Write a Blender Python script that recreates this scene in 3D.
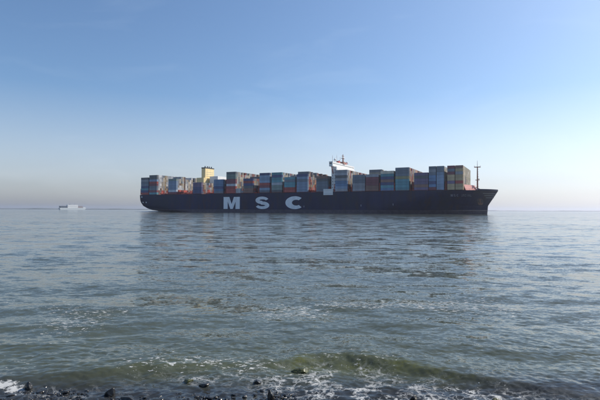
import bpy, bmesh, math, random
import numpy as np
from mathutils import Vector, Matrix
random.seed(7)
rng = np.random.default_rng(11)
S = bpy.context.scene
for o in list(bpy.data.objects): bpy.data.objects.remove(o)
COL = S.collection

# ------------------------------------------------------------------ camera
F = 450.0                     # focal length in pixels of a 600 px wide picture
CAM_H = 3.0
cd = bpy.data.cameras.new('camera'); cam = bpy.data.objects.new('camera', cd); COL.objects.link(cam)
cd.sensor_fit = 'HORIZONTAL'; cd.sensor_width = 36.0; cd.lens = 36.0*F/600.0
cd.clip_start = 0.1; cd.clip_end = 60000
PITCH = math.atan(10.2/F); ROLL = math.atan(0.0042)
cam.matrix_world = Matrix.Translation((0,0,CAM_H)) @ Matrix.Rotation(math.pi/2+PITCH,4,'X') @ Matrix.Rotation(ROLL,4,'Z')
S.camera = cam
# ------------------------------------------------------------------ light
SUN_AZ = math.radians(63); SUN_EL = math.radians(42)
w = bpy.data.worlds.new('World'); S.world = w; w.use_nodes = True
nt = w.node_tree; nt.nodes.clear()
def N(nt, t, **k):
    n = nt.nodes.new(t)
    for a, b in k.items(): setattr(n, a, b)
    return n
wo = N(nt,'ShaderNodeOutputWorld'); bg = N(nt,'ShaderNodeBackground')
sky = N(nt,'ShaderNodeTexSky', sky_type='NISHITA', sun_disc=False)
sky.sun_elevation = SUN_EL; sky.sun_rotation = SUN_AZ
sky.air_density = 1.0; sky.dust_density = 1.2; sky.ozone_density = 5.0; sky.altitude = 0
bg.inputs['Strength'].default_value = 0.1
tc = N(nt,'ShaderNodeTexCoord')
# thin cirrus: stretched noise on the sky directions
mp = N(nt,'ShaderNodeMapping'); mp.inputs['Scale'].default_value = (5,5,17); mp.inputs['Rotation'].default_value = (0.25,0.1,0.3)
cn = N(nt,'ShaderNodeTexNoise'); cn.inputs['Scale'].default_value = 1.0; cn.inputs['Detail'].default_value = 6; cn.inputs['Distortion'].default_value = .6
cr = N(nt,'ShaderNodeValToRGB'); cr.color_ramp.elements[0].position = .54; cr.color_ramp.elements[1].position = .85
cr.color_ramp.elements[1].color = (.06,.06,.06,1)
mx = N(nt,'ShaderNodeMixRGB'); mx.inputs['Color2'].default_value = (8.5,9.0,9.6,1)
L = nt.links.new
L(tc.outputs['Generated'], mp.inputs['Vector']); L(mp.outputs[0], cn.inputs['Vector']); L(cn.outputs['Fac'], cr.inputs['Fac'])
L(cr.outputs['Color'], mx.inputs['Fac']); L(sky.outputs[0], mx.inputs['Color1'])
sxyz = N(nt,'ShaderNodeSeparateXYZ'); L(tc.outputs['Generated'], sxyz.inputs[0])
er = N(nt,'ShaderNodeMapRange'); er.inputs['From Min'].default_value = 0.0; er.inputs['From Max'].default_value = .24
er.inputs['To Min'].default_value = .30; er.inputs['To Max'].default_value = 1.0; L(sxyz.outputs['Z'], er.inputs['Value'])
hs = N(nt,'ShaderNodeHueSaturation'); L(er.outputs[0], hs.inputs['Saturation']); L(mx.outputs[0], hs.inputs['Color'])
tn = N(nt,'ShaderNodeMixRGB', blend_type='MULTIPLY'); tn.inputs['Fac'].default_value = 1; tr_ = N(nt,'ShaderNodeMixRGB'); tr_.inputs['Color1'].default_value = (1.01,1.0,1.09,1); tr_.inputs['Color2'].default_value = (1.0,1.06,1.07,1); L(er.outputs[0], tr_.inputs['Fac']); L(tr_.outputs[0], tn.inputs['Color2']); L(hs.outputs[0], tn.inputs['Color1'])
L(tn.outputs[0], bg.inputs['Color']); L(bg.outputs[0], wo.inputs['Surface'])
sd = bpy.data.lights.new('sun','SUN'); sun = bpy.data.objects.new('sun', sd); COL.objects.link(sun)
sd.energy = 4.2; sd.angle = math.radians(0.5); sd.color = (1,.93,.82)
sdir = Vector((math.sin(SUN_AZ)*math.cos(SUN_EL), math.cos(SUN_AZ)*math.cos(SUN_EL), math.sin(SUN_EL)))
sun.rotation_euler = (-sdir).to_track_quat('-Z','Y').to_euler()
S.view_settings.view_transform = 'Standard'; S.view_settings.look = 'None'
S.view_settings.exposure = 0.40; S.view_settings.gamma = 1.0
S.render.engine = 'CYCLES'

# ------------------------------------------------------------------ materials
def mat(name, col, rough=.6, metal=0., var=.25, scale=1.0, spec=.5, objcol=False, streak=False, bump=0.):
    m = bpy.data.materials.new(name); m.use_nodes = True; t = m.node_tree
    b = t.nodes['Principled BSDF']; b.inputs['Roughness'].default_value = rough
    b.inputs['Metallic'].default_value = metal; b.inputs['Specular IOR Level'].default_value = spec
    geo = N(t,'ShaderNodeTexCoord'); no = N(t,'ShaderNodeTexNoise')
    no.inputs['Scale'].default_value = scale; no.inputs['Detail'].default_value = 6
    src = geo.outputs['Object']
    if streak:
        q = N(t,'ShaderNodeMapping'); q.inputs['Scale'].default_value = (1,1,.12); t.links.new(src,q.inputs[0]); src = q.outputs[0]
    t.links.new(src, no.inputs['Vector'])
    r = N(t,'ShaderNodeMapRange'); r.inputs['From Min'].default_value=.3; r.inputs['From Max'].default_value=.7
    r.inputs['To Min'].default_value = 1-var; r.inputs['To Max'].default_value = 1+var*.6
    t.links.new(no.outputs['Fac'], r.inputs['Value'])
    mm = N(t,'ShaderNodeVectorMath', operation='SCALE')
    if objcol:
        oi = N(t,'ShaderNodeObjectInfo'); t.links.new(oi.outputs['Color'], mm.inputs[0])
    else: mm.inputs[0].default_value = col
    t.links.new(r.outputs[0], mm.inputs['Scale']); t.links.new(mm.outputs[0], b.inputs['Base Color'])
    if bump:
        bp = N(t,'ShaderNodeBump'); bp.inputs['Distance'].default_value = bump; t.links.new(no.outputs['Fac'], bp.inputs['Height']); t.links.new(bp.outputs[0], b.inputs['Normal'])
    return m
M_hull = mat('hull_paint', (.013,.018,.070), .5, spec=.25, var=.35, scale=.15, streak=True)
def wear(m, col, thr, sc, st):
    t=m.node_tree; b=t.nodes['Principled BSDF']; src=b.inputs['Base Color'].links[0].from_socket
    g=N(t,'ShaderNodeTexCoord'); q=N(t,'ShaderNodeMapping'); q.inputs['Scale'].default_value=(1,1,st); n=N(t,'ShaderNodeTexNoise'); n.inputs['Scale'].default_value=sc; n.inputs['Detail'].default_value=7; n.inputs['Roughness'].default_value=.65
    t.links.new(g.outputs['Object'],q.inputs[0]); t.links.new(q.outputs[0],n.inputs['Vector'])
    r=N(t,'ShaderNodeMapRange'); r.inputs['From Min'].default_value=thr; r.inputs['From Max'].default_value=thr+.14; r.inputs['To Max'].default_value=.8; t.links.new(n.outputs['Fac'],r.inputs['Value'])
    x=N(t,'ShaderNodeMixRGB'); x.inputs['Color2'].default_value=(*col,1); t.links.new(r.outputs[0],x.inputs['Fac']); t.links.new(src,x.inputs['Color1']); t.links.new(x.outputs[0],b.inputs['Base Color'])
wear(M_hull,(.040,.022,.030),.50,.16,.25); wear(M_hull,(.016,.022,.045),.48,.05,.6)
M_boot = mat('antifouling', (.075,.06,.085), .6, var=.4, scale=.3)
M_letter = mat('letter_paint', (.92,.93,.94), .5, var=.15, scale=.3, streak=True)
M_name = mat('name_paint', (.24,.26,.32), .5, var=.1)
M_deck = mat('deck_red', (.16,.045,.035), .7, scale=.4)
M_lash = mat('lashing_steel', (.42,.07,.05), .65, scale=.5)
M_white = mat('white_paint', (.80,.80,.78), .45, var=.08, scale=.3, streak=True)
M_cream = mat('cream_paint', (.78,.62,.32), .5, var=.1, scale=.3, streak=True)
M_black = mat('black_paint', (.02,.02,.022), .5)
M_glass = mat('window_glass', (.02,.025,.03), .1)
M_mast = mat('mast_paint', (.34,.17,.12), .5)
M_red = mat('red_paint', (.50,.09,.07), .5)
M_pink = mat('faded_red_paint', (.55,.22,.19), .6)
M_grey = mat('grey_paint', (.22,.25,.28), .6, scale=.3)
M_cont = mat('container_paint', (0,0,0), .55, var=.28, scale=.9, objcol=True, streak=True)

def setp(o, label=None, cat=None, group=None, kind=None):
    if label: o['label'] = label
    if cat: o['category'] = cat
    if group: o['group'] = group
    if kind: o['kind'] = kind
    return o
def mesh(name, V, Fc, m, parent=None, smooth=False):
    me = bpy.data.meshes.new(name); me.from_pydata([tuple(v) for v in V], [], [tuple(f) for f in Fc]); me.update()
    if m: me.materials.append(m)
    if smooth: me.polygons.foreach_set('use_smooth',[True]*len(me.polygons))
    o = bpy.data.objects.new(name, me); COL.objects.link(o)
    if parent: o.parent = parent
    return o
class MB:
    def __init__(s): s.V=[]; s.F=[]
    def add(s,V,Fc):
        n=len(s.V); s.V += [tuple(v) for v in V]; s.F += [tuple(i+n for i in f) for f in Fc]
    def box(s,x0,x1,y0,y1,z0,z1):
        s.add([(x,y,z) for x in (x0,x1) for y in (y0,y1) for z in (z0,z1)],
              [(0,1,3,2),(4,6,7,5),(0,4,5,1),(2,3,7,6),(0,2,6,4),(1,5,7,3)])
    def tube(s,a,b,r0,r1=None,n=8):
        a=Vector(a); b=Vector(b); r1=r0 if r1 is None else r1; d=(b-a).normalized()
        u=d.orthogonal().normalized(); v=d.cross(u); R=[]
        for p,r in ((a,r0),(b,r1)):
            R += [p+u*r*math.cos(6.28318*k/n)+v*r*math.sin(6.28318*k/n) for k in range(n)]
        s.add(R,[(k,(k+1)%n,n+(k+1)%n,n+k) for k in range(n)]+[tuple(range(n))[::-1],tuple(range(n,2*n))])
    def ball(s,c,r,n=10,m=6):
        P=[(c[0]+r*math.sin(math.pi*j/m)*math.cos(6.28318*i/n), c[1]+r*math.sin(math.pi*j/m)*math.sin(6.28318*i/n), c[2]+r*math.cos(math.pi*j/m)) for j in range(m+1) for i in range(n)]
        s.add(P,[(j*n+i,j*n+(i+1)%n,(j+1)*n+(i+1)%n,(j+1)*n+i) for j in range(m) for i in range(n)])
    def build(s,name,m,parent=None,smooth=False): return mesh(name,s.V,s.F,m,parent,smooth)
def empty(name, loc, rz=0):
    o = bpy.data.objects.new(name,None); COL.objects.link(o); o.location=loc; o.rotation_euler=(0,0,rz); o.empty_display_size=.5; return o

# ------------------------------------------------------------------ ship frame
PSI = math.atan(0.001125*F); CP, SP = math.cos(PSI), math.sin(PSI)
Y0 = 448.0; BEAM2 = 30.0
OX, OY = 30*SP, Y0+30*CP               # ship origin: amidships on the centre line
def W(x,y,z=0): return Vector((OX+x*CP+y*SP, OY-x*SP+y*CP, z))
def hor(xp): return 209.0+.0042*(xp-15)
def sx(xp, lat=-30):                    # x along the ship whose sight line meets column xp of the photo
    k=(xp-300)/F; a=OX+lat*SP; b=OY+lat*CP
    return (k*b-a)/(CP+k*SP)
def sz(xp, yp, lat=-30, x=None):
    x = sx(xp,lat) if x is None else x
    return CAM_H+(hor(xp)-yp)*W(x,lat).y/F
ZD = 20.6                               # hull top above the water
XST = sx(139.5); XTIP = sx(498.3,0); XFOOT = sx(487.3,0)

# ------------------------------------------------------------------ sea
EXT = 14000.0
def grid_axis():
    r=[4.6]
    while r[-1]<EXT:
        x=r[-1]; k = .0034 if x<120 else (.006 if x<500 else .03)
        r.append(x*(1+k))
    return np.array(r)
R = grid_axis()
A = np.concatenate([np.radians(np.linspace(-105,-44,70,endpoint=False)), np.radians(np.arange(-44,44,.19)), np.radians(np.linspace(44,105,70))])
dA = np.gradient(A)
RR,AA = np.meshgrid(R,A,indexing='ij'); X = RR*np.sin(AA); Y = RR*np.cos(AA)
spc = np.maximum(np.gradient(R)[:,None], RR*dA[None,:])
shore_fade = 1/(1+np.exp(-(Y-8.6)/.7))
Z = np.zeros_like(X)
wd = math.radians(-100)                  # main travel direction of the ripples (towards the shore, slightly left to right)
for i in range(110):
    lam = .17*(28/.17)**(i/109.)*rng.uniform(.85,1.15)
    th = wd+rng.normal()*(.85 if lam<1.5 else .5)
    k=2*math.pi/lam
    a = .0021*lam**.68*rng.uniform(.6,1.4)*(1. if lam<.8 else (.8 if lam<3 else (.62 if lam<10 else .5)))
    fade = np.clip((lam/spc-3.)/3.,0,1)
    if fade.max()<=0: continue
    ph = rng.uniform(0,6.28)
    g = .75+.5*np.sin(X*rng.uniform(.02,.3)/max(lam,.5)+rng.uniform(0,6))*np.sin(Y*rng.uniform(.02,.3)/max(lam,.5)+rng.uniform(0,6))
    p = k*(X*math.cos(th)+Y*math.sin(th))+ph
    Z += a*fade*g*(np.sin(p)+.22*np.sin(2*p+1.57))
def vnoise(x,y,seed):
    r_=np.random.default_rng(seed); T=r_.random((256,256))
    xi=np.floor(x).astype(int); yi=np.floor(y).astype(int); fx=x-xi; fy=y-yi
    fx=fx*fx*(3-2*fx); fy=fy*fy*(3-2*fy)
    a=T[xi%256,yi%256]; b=T[(xi+1)%256,yi%256]; c=T[xi%256,(yi+1)%256]; d=T[(xi+1)%256,(yi+1)%256]
    return (a*(1-fx)+b*fx)*(1-fy)+(c*(1-fx)+d*fx)*fy
def fbm(x,y,seed,o=4): return sum(vnoise(x*2**k,y*2**k,seed+k)*.5**(k+1) for k in range(o))/(1-.5**o)
# the small wave that breaks on the shore: crest line and its height along it
cx = np.array([-12,-7,-5.2,-3.9,-2.9,-1.9,-1.2,-.4,.3,.9,1.5,2.2,2.9,3.6,4.4,6,10])
cy = np.array([7.4,7.7,8.0,8.35,8.75,8.8,8.75,8.9,9.15,9.2,9.0,8.6,8.2,7.9,7.45,6.9,6.2])
ch = np.array([.03,.04,.055,.06,.07,.05,.03,.05,.095,.11,.115,.105,.09,.07,.055,.04,.02])
CY = np.interp(X,cx,cy)+.30*(fbm(X*.9+9,Y*.5+3,5)-.5)+.16*(fbm(X*3+9,Y*2+3,6)-.5); CH = np.interp(X,cx,ch)*(.75+.5*fbm(X*1.7,X*0+7,9))
d = Y-CY
face = np.where(d<0, np.exp(-(d/.24)**2), np.exp(-(d/.95)**2))
near = (Y<16)
Z = Z*(.45+.55*shore_fade) + np.where(near, CH*face, 0)
wash = 1/(1+np.exp((d+.45)/.12))                    # the flat wash inshore of the breaking wave
chop = np.where(near,np.exp(-np.clip(-(Y-9.6)/3,-3,0)**2)*1.0,0)*np.clip((11.5-Y)/1.5,0,1)
for (yy,am,xl,xr,sd_) in ((25.5,.021,-22,16,1),(18.3,.009,-10,9,2),(33,.032,-30,25,3)):
    dd=Y-(yy+1.6*(fbm(X*.12+sd_*7,X*0,60+sd_)-.5)+.7*(fbm(X*.7,X*0+sd_,62)-.5)); Z += np.where(Y<50, am*np.where(dd<0,np.exp(-(dd/.22)**2),np.exp(-(dd/.7)**2))*np.clip((X-xl)/5,0,1)*np.clip((xr-X)/5,0,1)*np.clip((fbm(X*.45,Y*.1,70+sd_)-.35)*5,0,1),0)
Z += chop*(.034*(fbm(X*2.2,Y*4.2,141)-.5)+.022*(fbm(X*6,Y*10,151)-.5)+.020*(fbm(X*15,Y*20,161,3)-.5))
Z += np.where(near, wash*(-.04+.05*(fbm(X*1.6,Y*2.6,21)-.5)+.035*(fbm(X*5,Y*7,31)-.5)), 0)
# older ripples behind the breaker
for (off,amp,wid,sd_) in ((1.5,.06,.34,3),(3.1,.06,.5,4),(5.2,.05,.6,8),(8.2,.05,.8,12)):
    dd = Y-(np.interp(X,cx,cy)*.45+5.0+off+.7*(fbm(X*.3+sd_,X*0,sd_)-.5)); Z += np.where(Y<30, amp*np.exp(-(dd/wid)**2)*(fbm(X*.5,Y*.4,40+sd_)), 0)
# attributes: silt (colour of the sediment in thin water) and foam (where it can be)
silt = np.where(near, np.clip(np.clip((d+.78)/.12,0,1)*np.clip((.22-d)/.25,0,1)*np.clip(CH/.095,0,1.15)*np.where(X<-.6,.62,1.)*(.05+1.3*fbm(X*1.3,Y*1.6,77)),0,1), 0)
brk = np.where(near, np.exp(-((d+.36)/.20)**2)*np.clip(CH/.14,.3,1)*np.clip((fbm(X*1.9,Y*.8+2,55)-.45)*4,0,.62), 0)
brk = np.maximum(brk, np.where(near, np.exp(-((Y-np.interp(X,[-6,-5,-4.2],[7.5,7.75,7.3]))/.22)**2)*np.clip((-4.2-X)/.6,0,1),0))
lace = np.where(near, wash*np.clip((fbm(X*.55+3,Y*.8,88)-.33)*3.5,0,1), 0)
fleck = np.exp(-((Y-13.2-1.2*np.sin(X*.35))/2.3)**2)*np.clip((fbm(X*.35,Y*.35,66)-.40)*3.6,0,1)*1.25
fleck = np.maximum(fleck, np.where(near,np.exp(-((d-.2)/.9)**2)*np.clip((fbm(X*.7,Y*.8,64)-.38)*3.4,0,1)*np.clip((1.25-CH*5),.2,1)*1.25,0))
nR,nA = X.shape
V = np.stack([X,Y,Z],-1).reshape(-1,3).astype(np.float32)
idx = np.arange(nR*nA).reshape(nR,nA)
Q = np.stack([idx[:-1,:-1],idx[:-1,1:],idx[1:,1:],idx[1:,:-1]],-1)[:, :, ::-1].reshape(-1,4)
me = bpy.data.meshes.new('sea'); me.vertices.add(len(V)); me.vertices.foreach_set('co',V.ravel())
me.loops.add(Q.size); me.loops.foreach_set('vertex_index',Q.ravel().astype(np.int32))
me.polygons.add(len(Q)); me.polygons.foreach_set('loop_start',np.arange(0,Q.size,4,dtype=np.int32)); me.polygons.foreach_set('loop_total',np.full(len(Q),4,dtype=np.int32))
me.polygons.foreach_set('use_smooth',np.ones(len(Q),dtype=bool)); me.update(calc_edges=True)
for nm,arr in (('silt',silt),('foam_break',brk),('foam_lace',lace),('foam_fleck',fleck)):
    at=me.attributes.new(nm,'FLOAT','POINT'); at.data.foreach_set('value',arr.ravel().astype(np.float32))
sea = bpy.data.objects.new('sea',me); COL.objects.link(sea)
setp(sea,'grey blue rippled sea turning green and foamy at the near shore',kind='structure')
def sea_mat():
    m=bpy.data.materials.new('sea_water'); m.use_nodes=True; t=m.node_tree; b=t.nodes['Principled BSDF']; LK=t.links.new
    g=N(t,'ShaderNodeNewGeometry')
    def attr(n): a=N(t,'ShaderNodeAttribute'); a.attribute_name=n; return a.outputs['Fac']
    def math_(op,a,b_=None,clamp=False):
        n=N(t,'ShaderNodeMath',operation=op,use_clamp=clamp)
        for i,v in enumerate((a,b_)):
            if v is None: continue
            if isinstance(v,(int,float)): n.inputs[i].default_value=v
            else: LK(v,n.inputs[i])
        return n.outputs[0]
    def noise(scale,detail=2,sc3=(1,1,1),out='Fac',rough=.5,dist=0.):
        mp=N(t,'ShaderNodeMapping'); mp.inputs['Scale'].default_value=sc3; LK(g.outputs['Position'],mp.inputs[0])
        n=N(t,'ShaderNodeTexNoise'); n.inputs['Scale'].default_value=scale; n.inputs['Detail'].default_value=detail; n.inputs['Roughness'].default_value=rough
        n.inputs['Distortion'].default_value=dist
        LK(mp.outputs[0],n.inputs['Vector']); return n.outputs[out]
    def ramp(v,a,b_,lo=0.,hi=1.):
        n=N(t,'ShaderNodeMapRange'); n.inputs['From Min'].default_value=a; n.inputs['From Max'].default_value=b_
        n.inputs['To Min'].default_value=lo; n.inputs['To Max'].default_value=hi; n.clamp=True; LK(v,n.inputs['Value']); return n.outputs[0]
    # fine ripples as slopes added to the normal
    def slope(scale,detail,sc3,k):
        c=noise(scale,detail,sc3,'Color'); s=N(t,'ShaderNodeVectorMath',operation='SUBTRACT'); LK(c,s.inputs[0]); s.inputs[1].default_value=(.5,.5,.5)
        q=N(t,'ShaderNodeVectorMath',operation='MULTIPLY'); LK(s.outputs[0],q.inputs[0]); q.inputs[1].default_value=(k*.8,k,0); return q.outputs[0]
    patch = ramp(noise(.035,3,(.6,1.6,1)),.38,.62,.55,1.35)       # calmer and rougher patches of wind
    def add(a,b_): n=N(t,'ShaderNodeVectorMath',operation='ADD'); LK(a,n.inputs[0]); LK(b_,n.inputs[1]); return n.outputs[0]
    sl = add(slope(13,4,(.7,1.3,1),.48), slope(3.2,4,(.6,1.4,1),.50))
    sl = add(sl, slope(.55,3,(.6,1.4,1),.68))
    sc=N(t,'ShaderNodeVectorMath',operation='SCALE'); LK(sl,sc.inputs[0]); LK(patch,sc.inputs['Scale'])
    nn=N(t,'ShaderNodeVectorMath',operation='NORMALIZE'); LK(add(g.outputs['Normal'],sc.outputs[0]),nn.inputs[0]); LK(nn.outputs[0],b.inputs['Normal'])
    # body colour: turbid water, more sediment close to the beach
    px=N(t,'ShaderNodeSeparateXYZ'); LK(g.outputs['Position'],px.inputs[0])
    nearm = ramp(px.outputs['Y'],8,34,1,0)
    c1=N(t,'ShaderNodeMixRGB'); c1.inputs['Color1'].default_value=(.076,.092,.084,1); c1.inputs['Color2'].default_value=(.060,.070,.048,1); LK(nearm,c1.inputs['Fac'])
    c2=N(t,'ShaderNodeMixRGB'); c2.inputs['Color2'].default_value=(.082,.088,.026,1); LK(c1.outputs[0],c2.inputs['Color1'])
    weed = ramp(noise(4.5,6,(1,1,1),rough=.65),.38,.58,.35,1.0)
    weed = math_('MULTIPLY',weed,ramp(noise(16,5,(1,1.2,1),rough=.7),.38,.6,.45,1.25))
    LK(math_('MULTIPLY',attr('silt'),weed,True),c2.inputs['Fac'])
    c2b=N(t,'ShaderNodeMixRGB'); c2b.inputs['Color2'].default_value=(.018,.018,.024,1); LK(c2.outputs[0],c2b.inputs['Color1']); LK(ramp(px.outputs['Y'],7.6,8.6,.8,0),c2b.inputs['Fac'])
    # foam
    mp=N(t,'ShaderNodeMapping'); mp.inputs['Scale'].default_value=(1,1.25,1); LK(g.outputs['Position'],mp.inputs[0])
    wn=N(t,'ShaderNodeTexNoise'); wn.inputs['Scale'].default_value=2.2; wn.inputs['Detail'].default_value=5; LK(mp.outputs[0],wn.inputs['Vector'])
    ws=N(t,'ShaderNodeVectorMath',operation='SCALE'); LK(wn.outputs['Color'],ws.inputs[0]); ws.inputs['Scale'].default_value=.6
    wa=add(mp.outputs[0],ws.outputs[0])
    def lacef(scale,wid):
        v=N(t,'ShaderNodeTexVoronoi',feature='DISTANCE_TO_EDGE'); v.inputs['Scale'].default_value=scale; LK(wa,v.inputs['Vector'])
        return math_('SUBTRACT',1.0,ramp(v.outputs['Distance'],0,wid))
    bub = math_('MULTIPLY',ramp(noise(17,5,(1,1,1),rough=.75),.42,.47),ramp(noise(75,2,(1,1,1)),.34,.44))
    la = math_('MAXIMUM', ramp(lacef(2.6,.105),.35,.55), math_('MULTIPLY',ramp(lacef(7.5,.15),.45,.6),.6))
    la = math_('MULTIPLY', la, ramp(noise(1.7,5,rough=.65),.45,.51))
    f1 = math_('MULTIPLY', math_('MULTIPLY',la,attr('foam_lace')), bub)
    f2 = ramp(math_('ADD', attr('foam_break'), math_('MULTIPLY',math_('SUBTRACT',noise(7,6,(1,1.3,1),rough=.8),.5),3.6)),.72,.88)
    f2 = math_('MULTIPLY',f2,ramp(attr('foam_break'),.03,.2))
    fn = noise(10,5,(.6,1.4,1),rough=.7)
    f3 = ramp(math_('ADD', fn, math_('MULTIPLY',attr('foam_fleck'),.12)),.70,.74)
    f3 = math_('MULTIPLY',f3,ramp(attr('foam_fleck'),.02,.12))
    ff = math_('MAXIMUM',math_('MAXIMUM',f1,f2),f3,True)
    c3=N(t,'ShaderNodeMixRGB'); c3.inputs['Color2'].default_value=(.50,.51,.51,1); LK(c2b.outputs[0],c3.inputs['Color1']); LK(math_('MULTIPLY',ff,.85),c3.inputs['Fac'])
    LK(c3.outputs[0],b.inputs['Base Color']); LK(ramp(ff,0,1,.07,.7),b.inputs['Roughness'])
    b.inputs['IOR'].default_value=1.33
    return m
me.materials.append(sea_mat())

# ------------------------------------------------------------------ shore under and beside the water
def ground():
    xs=np.concatenate([np.linspace(-400,-40,16,endpoint=False),np.linspace(-40,40,161),np.linspace(40,400,17)[1:]]); ys=np.concatenate([np.linspace(-300,-12,12,endpoint=False),np.linspace(-12,14,90),np.array([20,40,80])])
    XX,YY=np.meshgrid(xs,ys,indexing='ij')
    ZZ=np.interp(YY,[-300,-12,-4,0,3,5.5,7,9,14,80],[2.2,2.0,1.7,1.35,.7,.18,-.16,-.5,-1.0,-4])+.06*(fbm(XX*1.3+50,YY*1.3+50,120)-.5)+.10*(fbm(XX*4+50,YY*4+50,130)-.5)*(YY<14)
    Vv=np.stack([XX,YY,ZZ],-1).reshape(-1,3); n,m_=XX.shape; ii=np.arange(n*m_).reshape(n,m_)
    Fq=np.stack([ii[:-1,:-1],ii[1:,:-1],ii[1:,1:],ii[:-1,1:]],-1).reshape(-1,4)
    mg=mat('wet_shore',(.07,.065,.06),.35,var=.5,scale=7,bump=.03)
    o=mesh('beach',Vv.tolist(),Fq.tolist(),mg,smooth=True); setp(o,'dark wet stony beach sloping under the water',kind='structure')
    V_=[(-14000,-14000,-7),(14000,-14000,-7),(14000,14000,-7),(-14000,14000,-7)]
    o=mesh('seabed',V_,[(0,1,2,3)],mg); setp(o,kind='structure')
ground()
M_rock=mat('wet_rock',(.022,.021,.020),.25,var=.5,scale=9,bump=.02)
M_weed=mat('weed_rock',(.055,.060,.018),.4,var=.6,scale=14,bump=.02)
def rock(xp,yp,wp,hp,m,label,z0=-.03):
    D = CAM_H*F/(yp-hor(xp)); x=(xp-300)/F*D; s=D/F; wx=wp*s/2; hz=hp*s
    bm=bmesh.new(); bmesh.ops.create_icosphere(bm,subdivisions=4,radius=1)
    sdn=random.random()*50
    pl=[]
    for _ in range(11):
        n_=Vector((random.gauss(0,1),random.gauss(0,1),random.gauss(.2,.8))).normalized(); pl.append((n_,random.uniform(.55,.95)))
    for v in bm.verts:
        p=v.co.normalized(); r=1.15
        for n_,d_ in pl:
            c_=p.dot(n_)
            if c_>.15: r=min(r,d_/c_)
        r*=.93+.16*float(fbm(np.array([p.x*3+sdn]),np.array([p.y*3+p.z*4+sdn]),200)[0])
        v.co=Vector((p.x*r*wx*1.15, p.y*r*wx*.9, p.z*r*(hz*1.0 if p.z>0 else .10)))
    me=bpy.data.meshes.new('rock'); bm.to_mesh(me); bm.free(); me.materials.append(m)
    me.polygons.foreach_set('use_smooth',[True]*len(me.polygons))
    o=bpy.data.objects.new('rock',me); COL.objects.link(o); o.location=(x,D,z0); o.rotation_euler=(0,0,random.uniform(-.5,.5))
    setp(o,label,'rock','rocks awash in the foam at the water edge'); return o
rock(33,385,7,7,M_rock,'small black rock standing in the wash nearest the left edge')
rock(113,391,9,7,M_rock,'dark wet rock left of the flat black rock at bottom left')
rock(131,395,15,4,M_rock,'flat black rock awash at bottom left, widest of the left rocks')
rock(69,389,8,3,M_rock,'low dark rock in the foam between the two left rocks')
rock(206,382,10,3,M_rock,'low dark rock just breaking the wash left of the middle foam')
rock(258,379,7,3,M_rock,'small low rock just left of the upright black rock')
rock(272,394,8,7,M_rock,'upright black pointed rock in the middle of the foam')
rock(279,400,9,5,M_rock,'dark rock at the lower frame edge beside the upright rock')
rock(302,369,17,3.2,M_weed,'weed covered olive rock at the left end of the green wave',-.02)
rock(291,361,9,2.6,M_weed,'smaller olive weedy rock behind the larger weedy rock',-.02)
rock(413,396,7,4,M_rock,'small black rock below the breaking wave right of centre')
rock(483,401,20,5,M_rock,'broad black rock at the lower edge right of centre')
rock(495,399,9,5,M_weed,'small weedy rock on the right of the broad black rock')
rock(530,401,16,5,M_rock,'dark rock at the lower right edge, left of the last rounded rock')
rock(549,401,15,5,M_rock,'dark rounded rock farthest right at the lower edge')
rock(190,378,9,3,M_weed,'low olive weedy rock farthest from the lower edge on the left')

# many small stones awash along the lower edge
def wash_stones():
    base=bmesh.new(); bmesh.ops.create_icosphere(base,subdivisions=2,radius=1); bv=np.array([v.co[:] for v in base.verts]); bf=[[v.index for v in f.verts] for f in base.faces]; base.free()
    V_=[];F_=[]; cl=[(30,396,26,5),(130,397,34,4),(280,396,20,6),(60,391,30,5),(480,399,22,3),(535,400,30,3),(205,396,40,5),(380,400,30,3),(15,401,30,3),(150,402,90,4),(330,403,90,3),(470,403,80,3),(80,400,60,4),(100,400,120,4),(250,403,150,3),(400,403,150,3)]
    for i in range(1700):
        c=cl[rng.integers(len(cl))]; xp=rng.normal(c[0],c[2]*.6); yp=min(404,max(380,rng.normal(c[1],c[3]*.7)))
        D=CAM_H*F/(yp-hor(xp)); x=(xp-300)/F*D; r=D/F*rng.uniform(.45,1.6)*(1.5 if rng.random()<.15 else 1); sd_=rng.uniform(0,99)
        q=bv*(.45+1.1*fbm(bv[:,0]*1.3+sd_,bv[:,1]*1.3+bv[:,2]*1.8+sd_,210))[:,None]*np.array([r*rng.uniform(1,2.2),r*rng.uniform(.8,1.5),r*rng.uniform(.35,.8)])
        a=rng.uniform(0,6.28); cc,sn=math.cos(a),math.sin(a); q=np.stack([q[:,0]*cc-q[:,1]*sn,q[:,0]*sn+q[:,1]*cc,q[:,2]],-1)+np.array([x,D,-.045]); n=len(V_); V_+=q.tolist(); F_+=[[k+n for k in f] for f in bf]
    o=mesh('wash_stones',V_,F_,M_rock,smooth=False); setp(o,'small wet dark stones breaking through the wash','stones',kind='stuff')
wash_stones()
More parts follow.
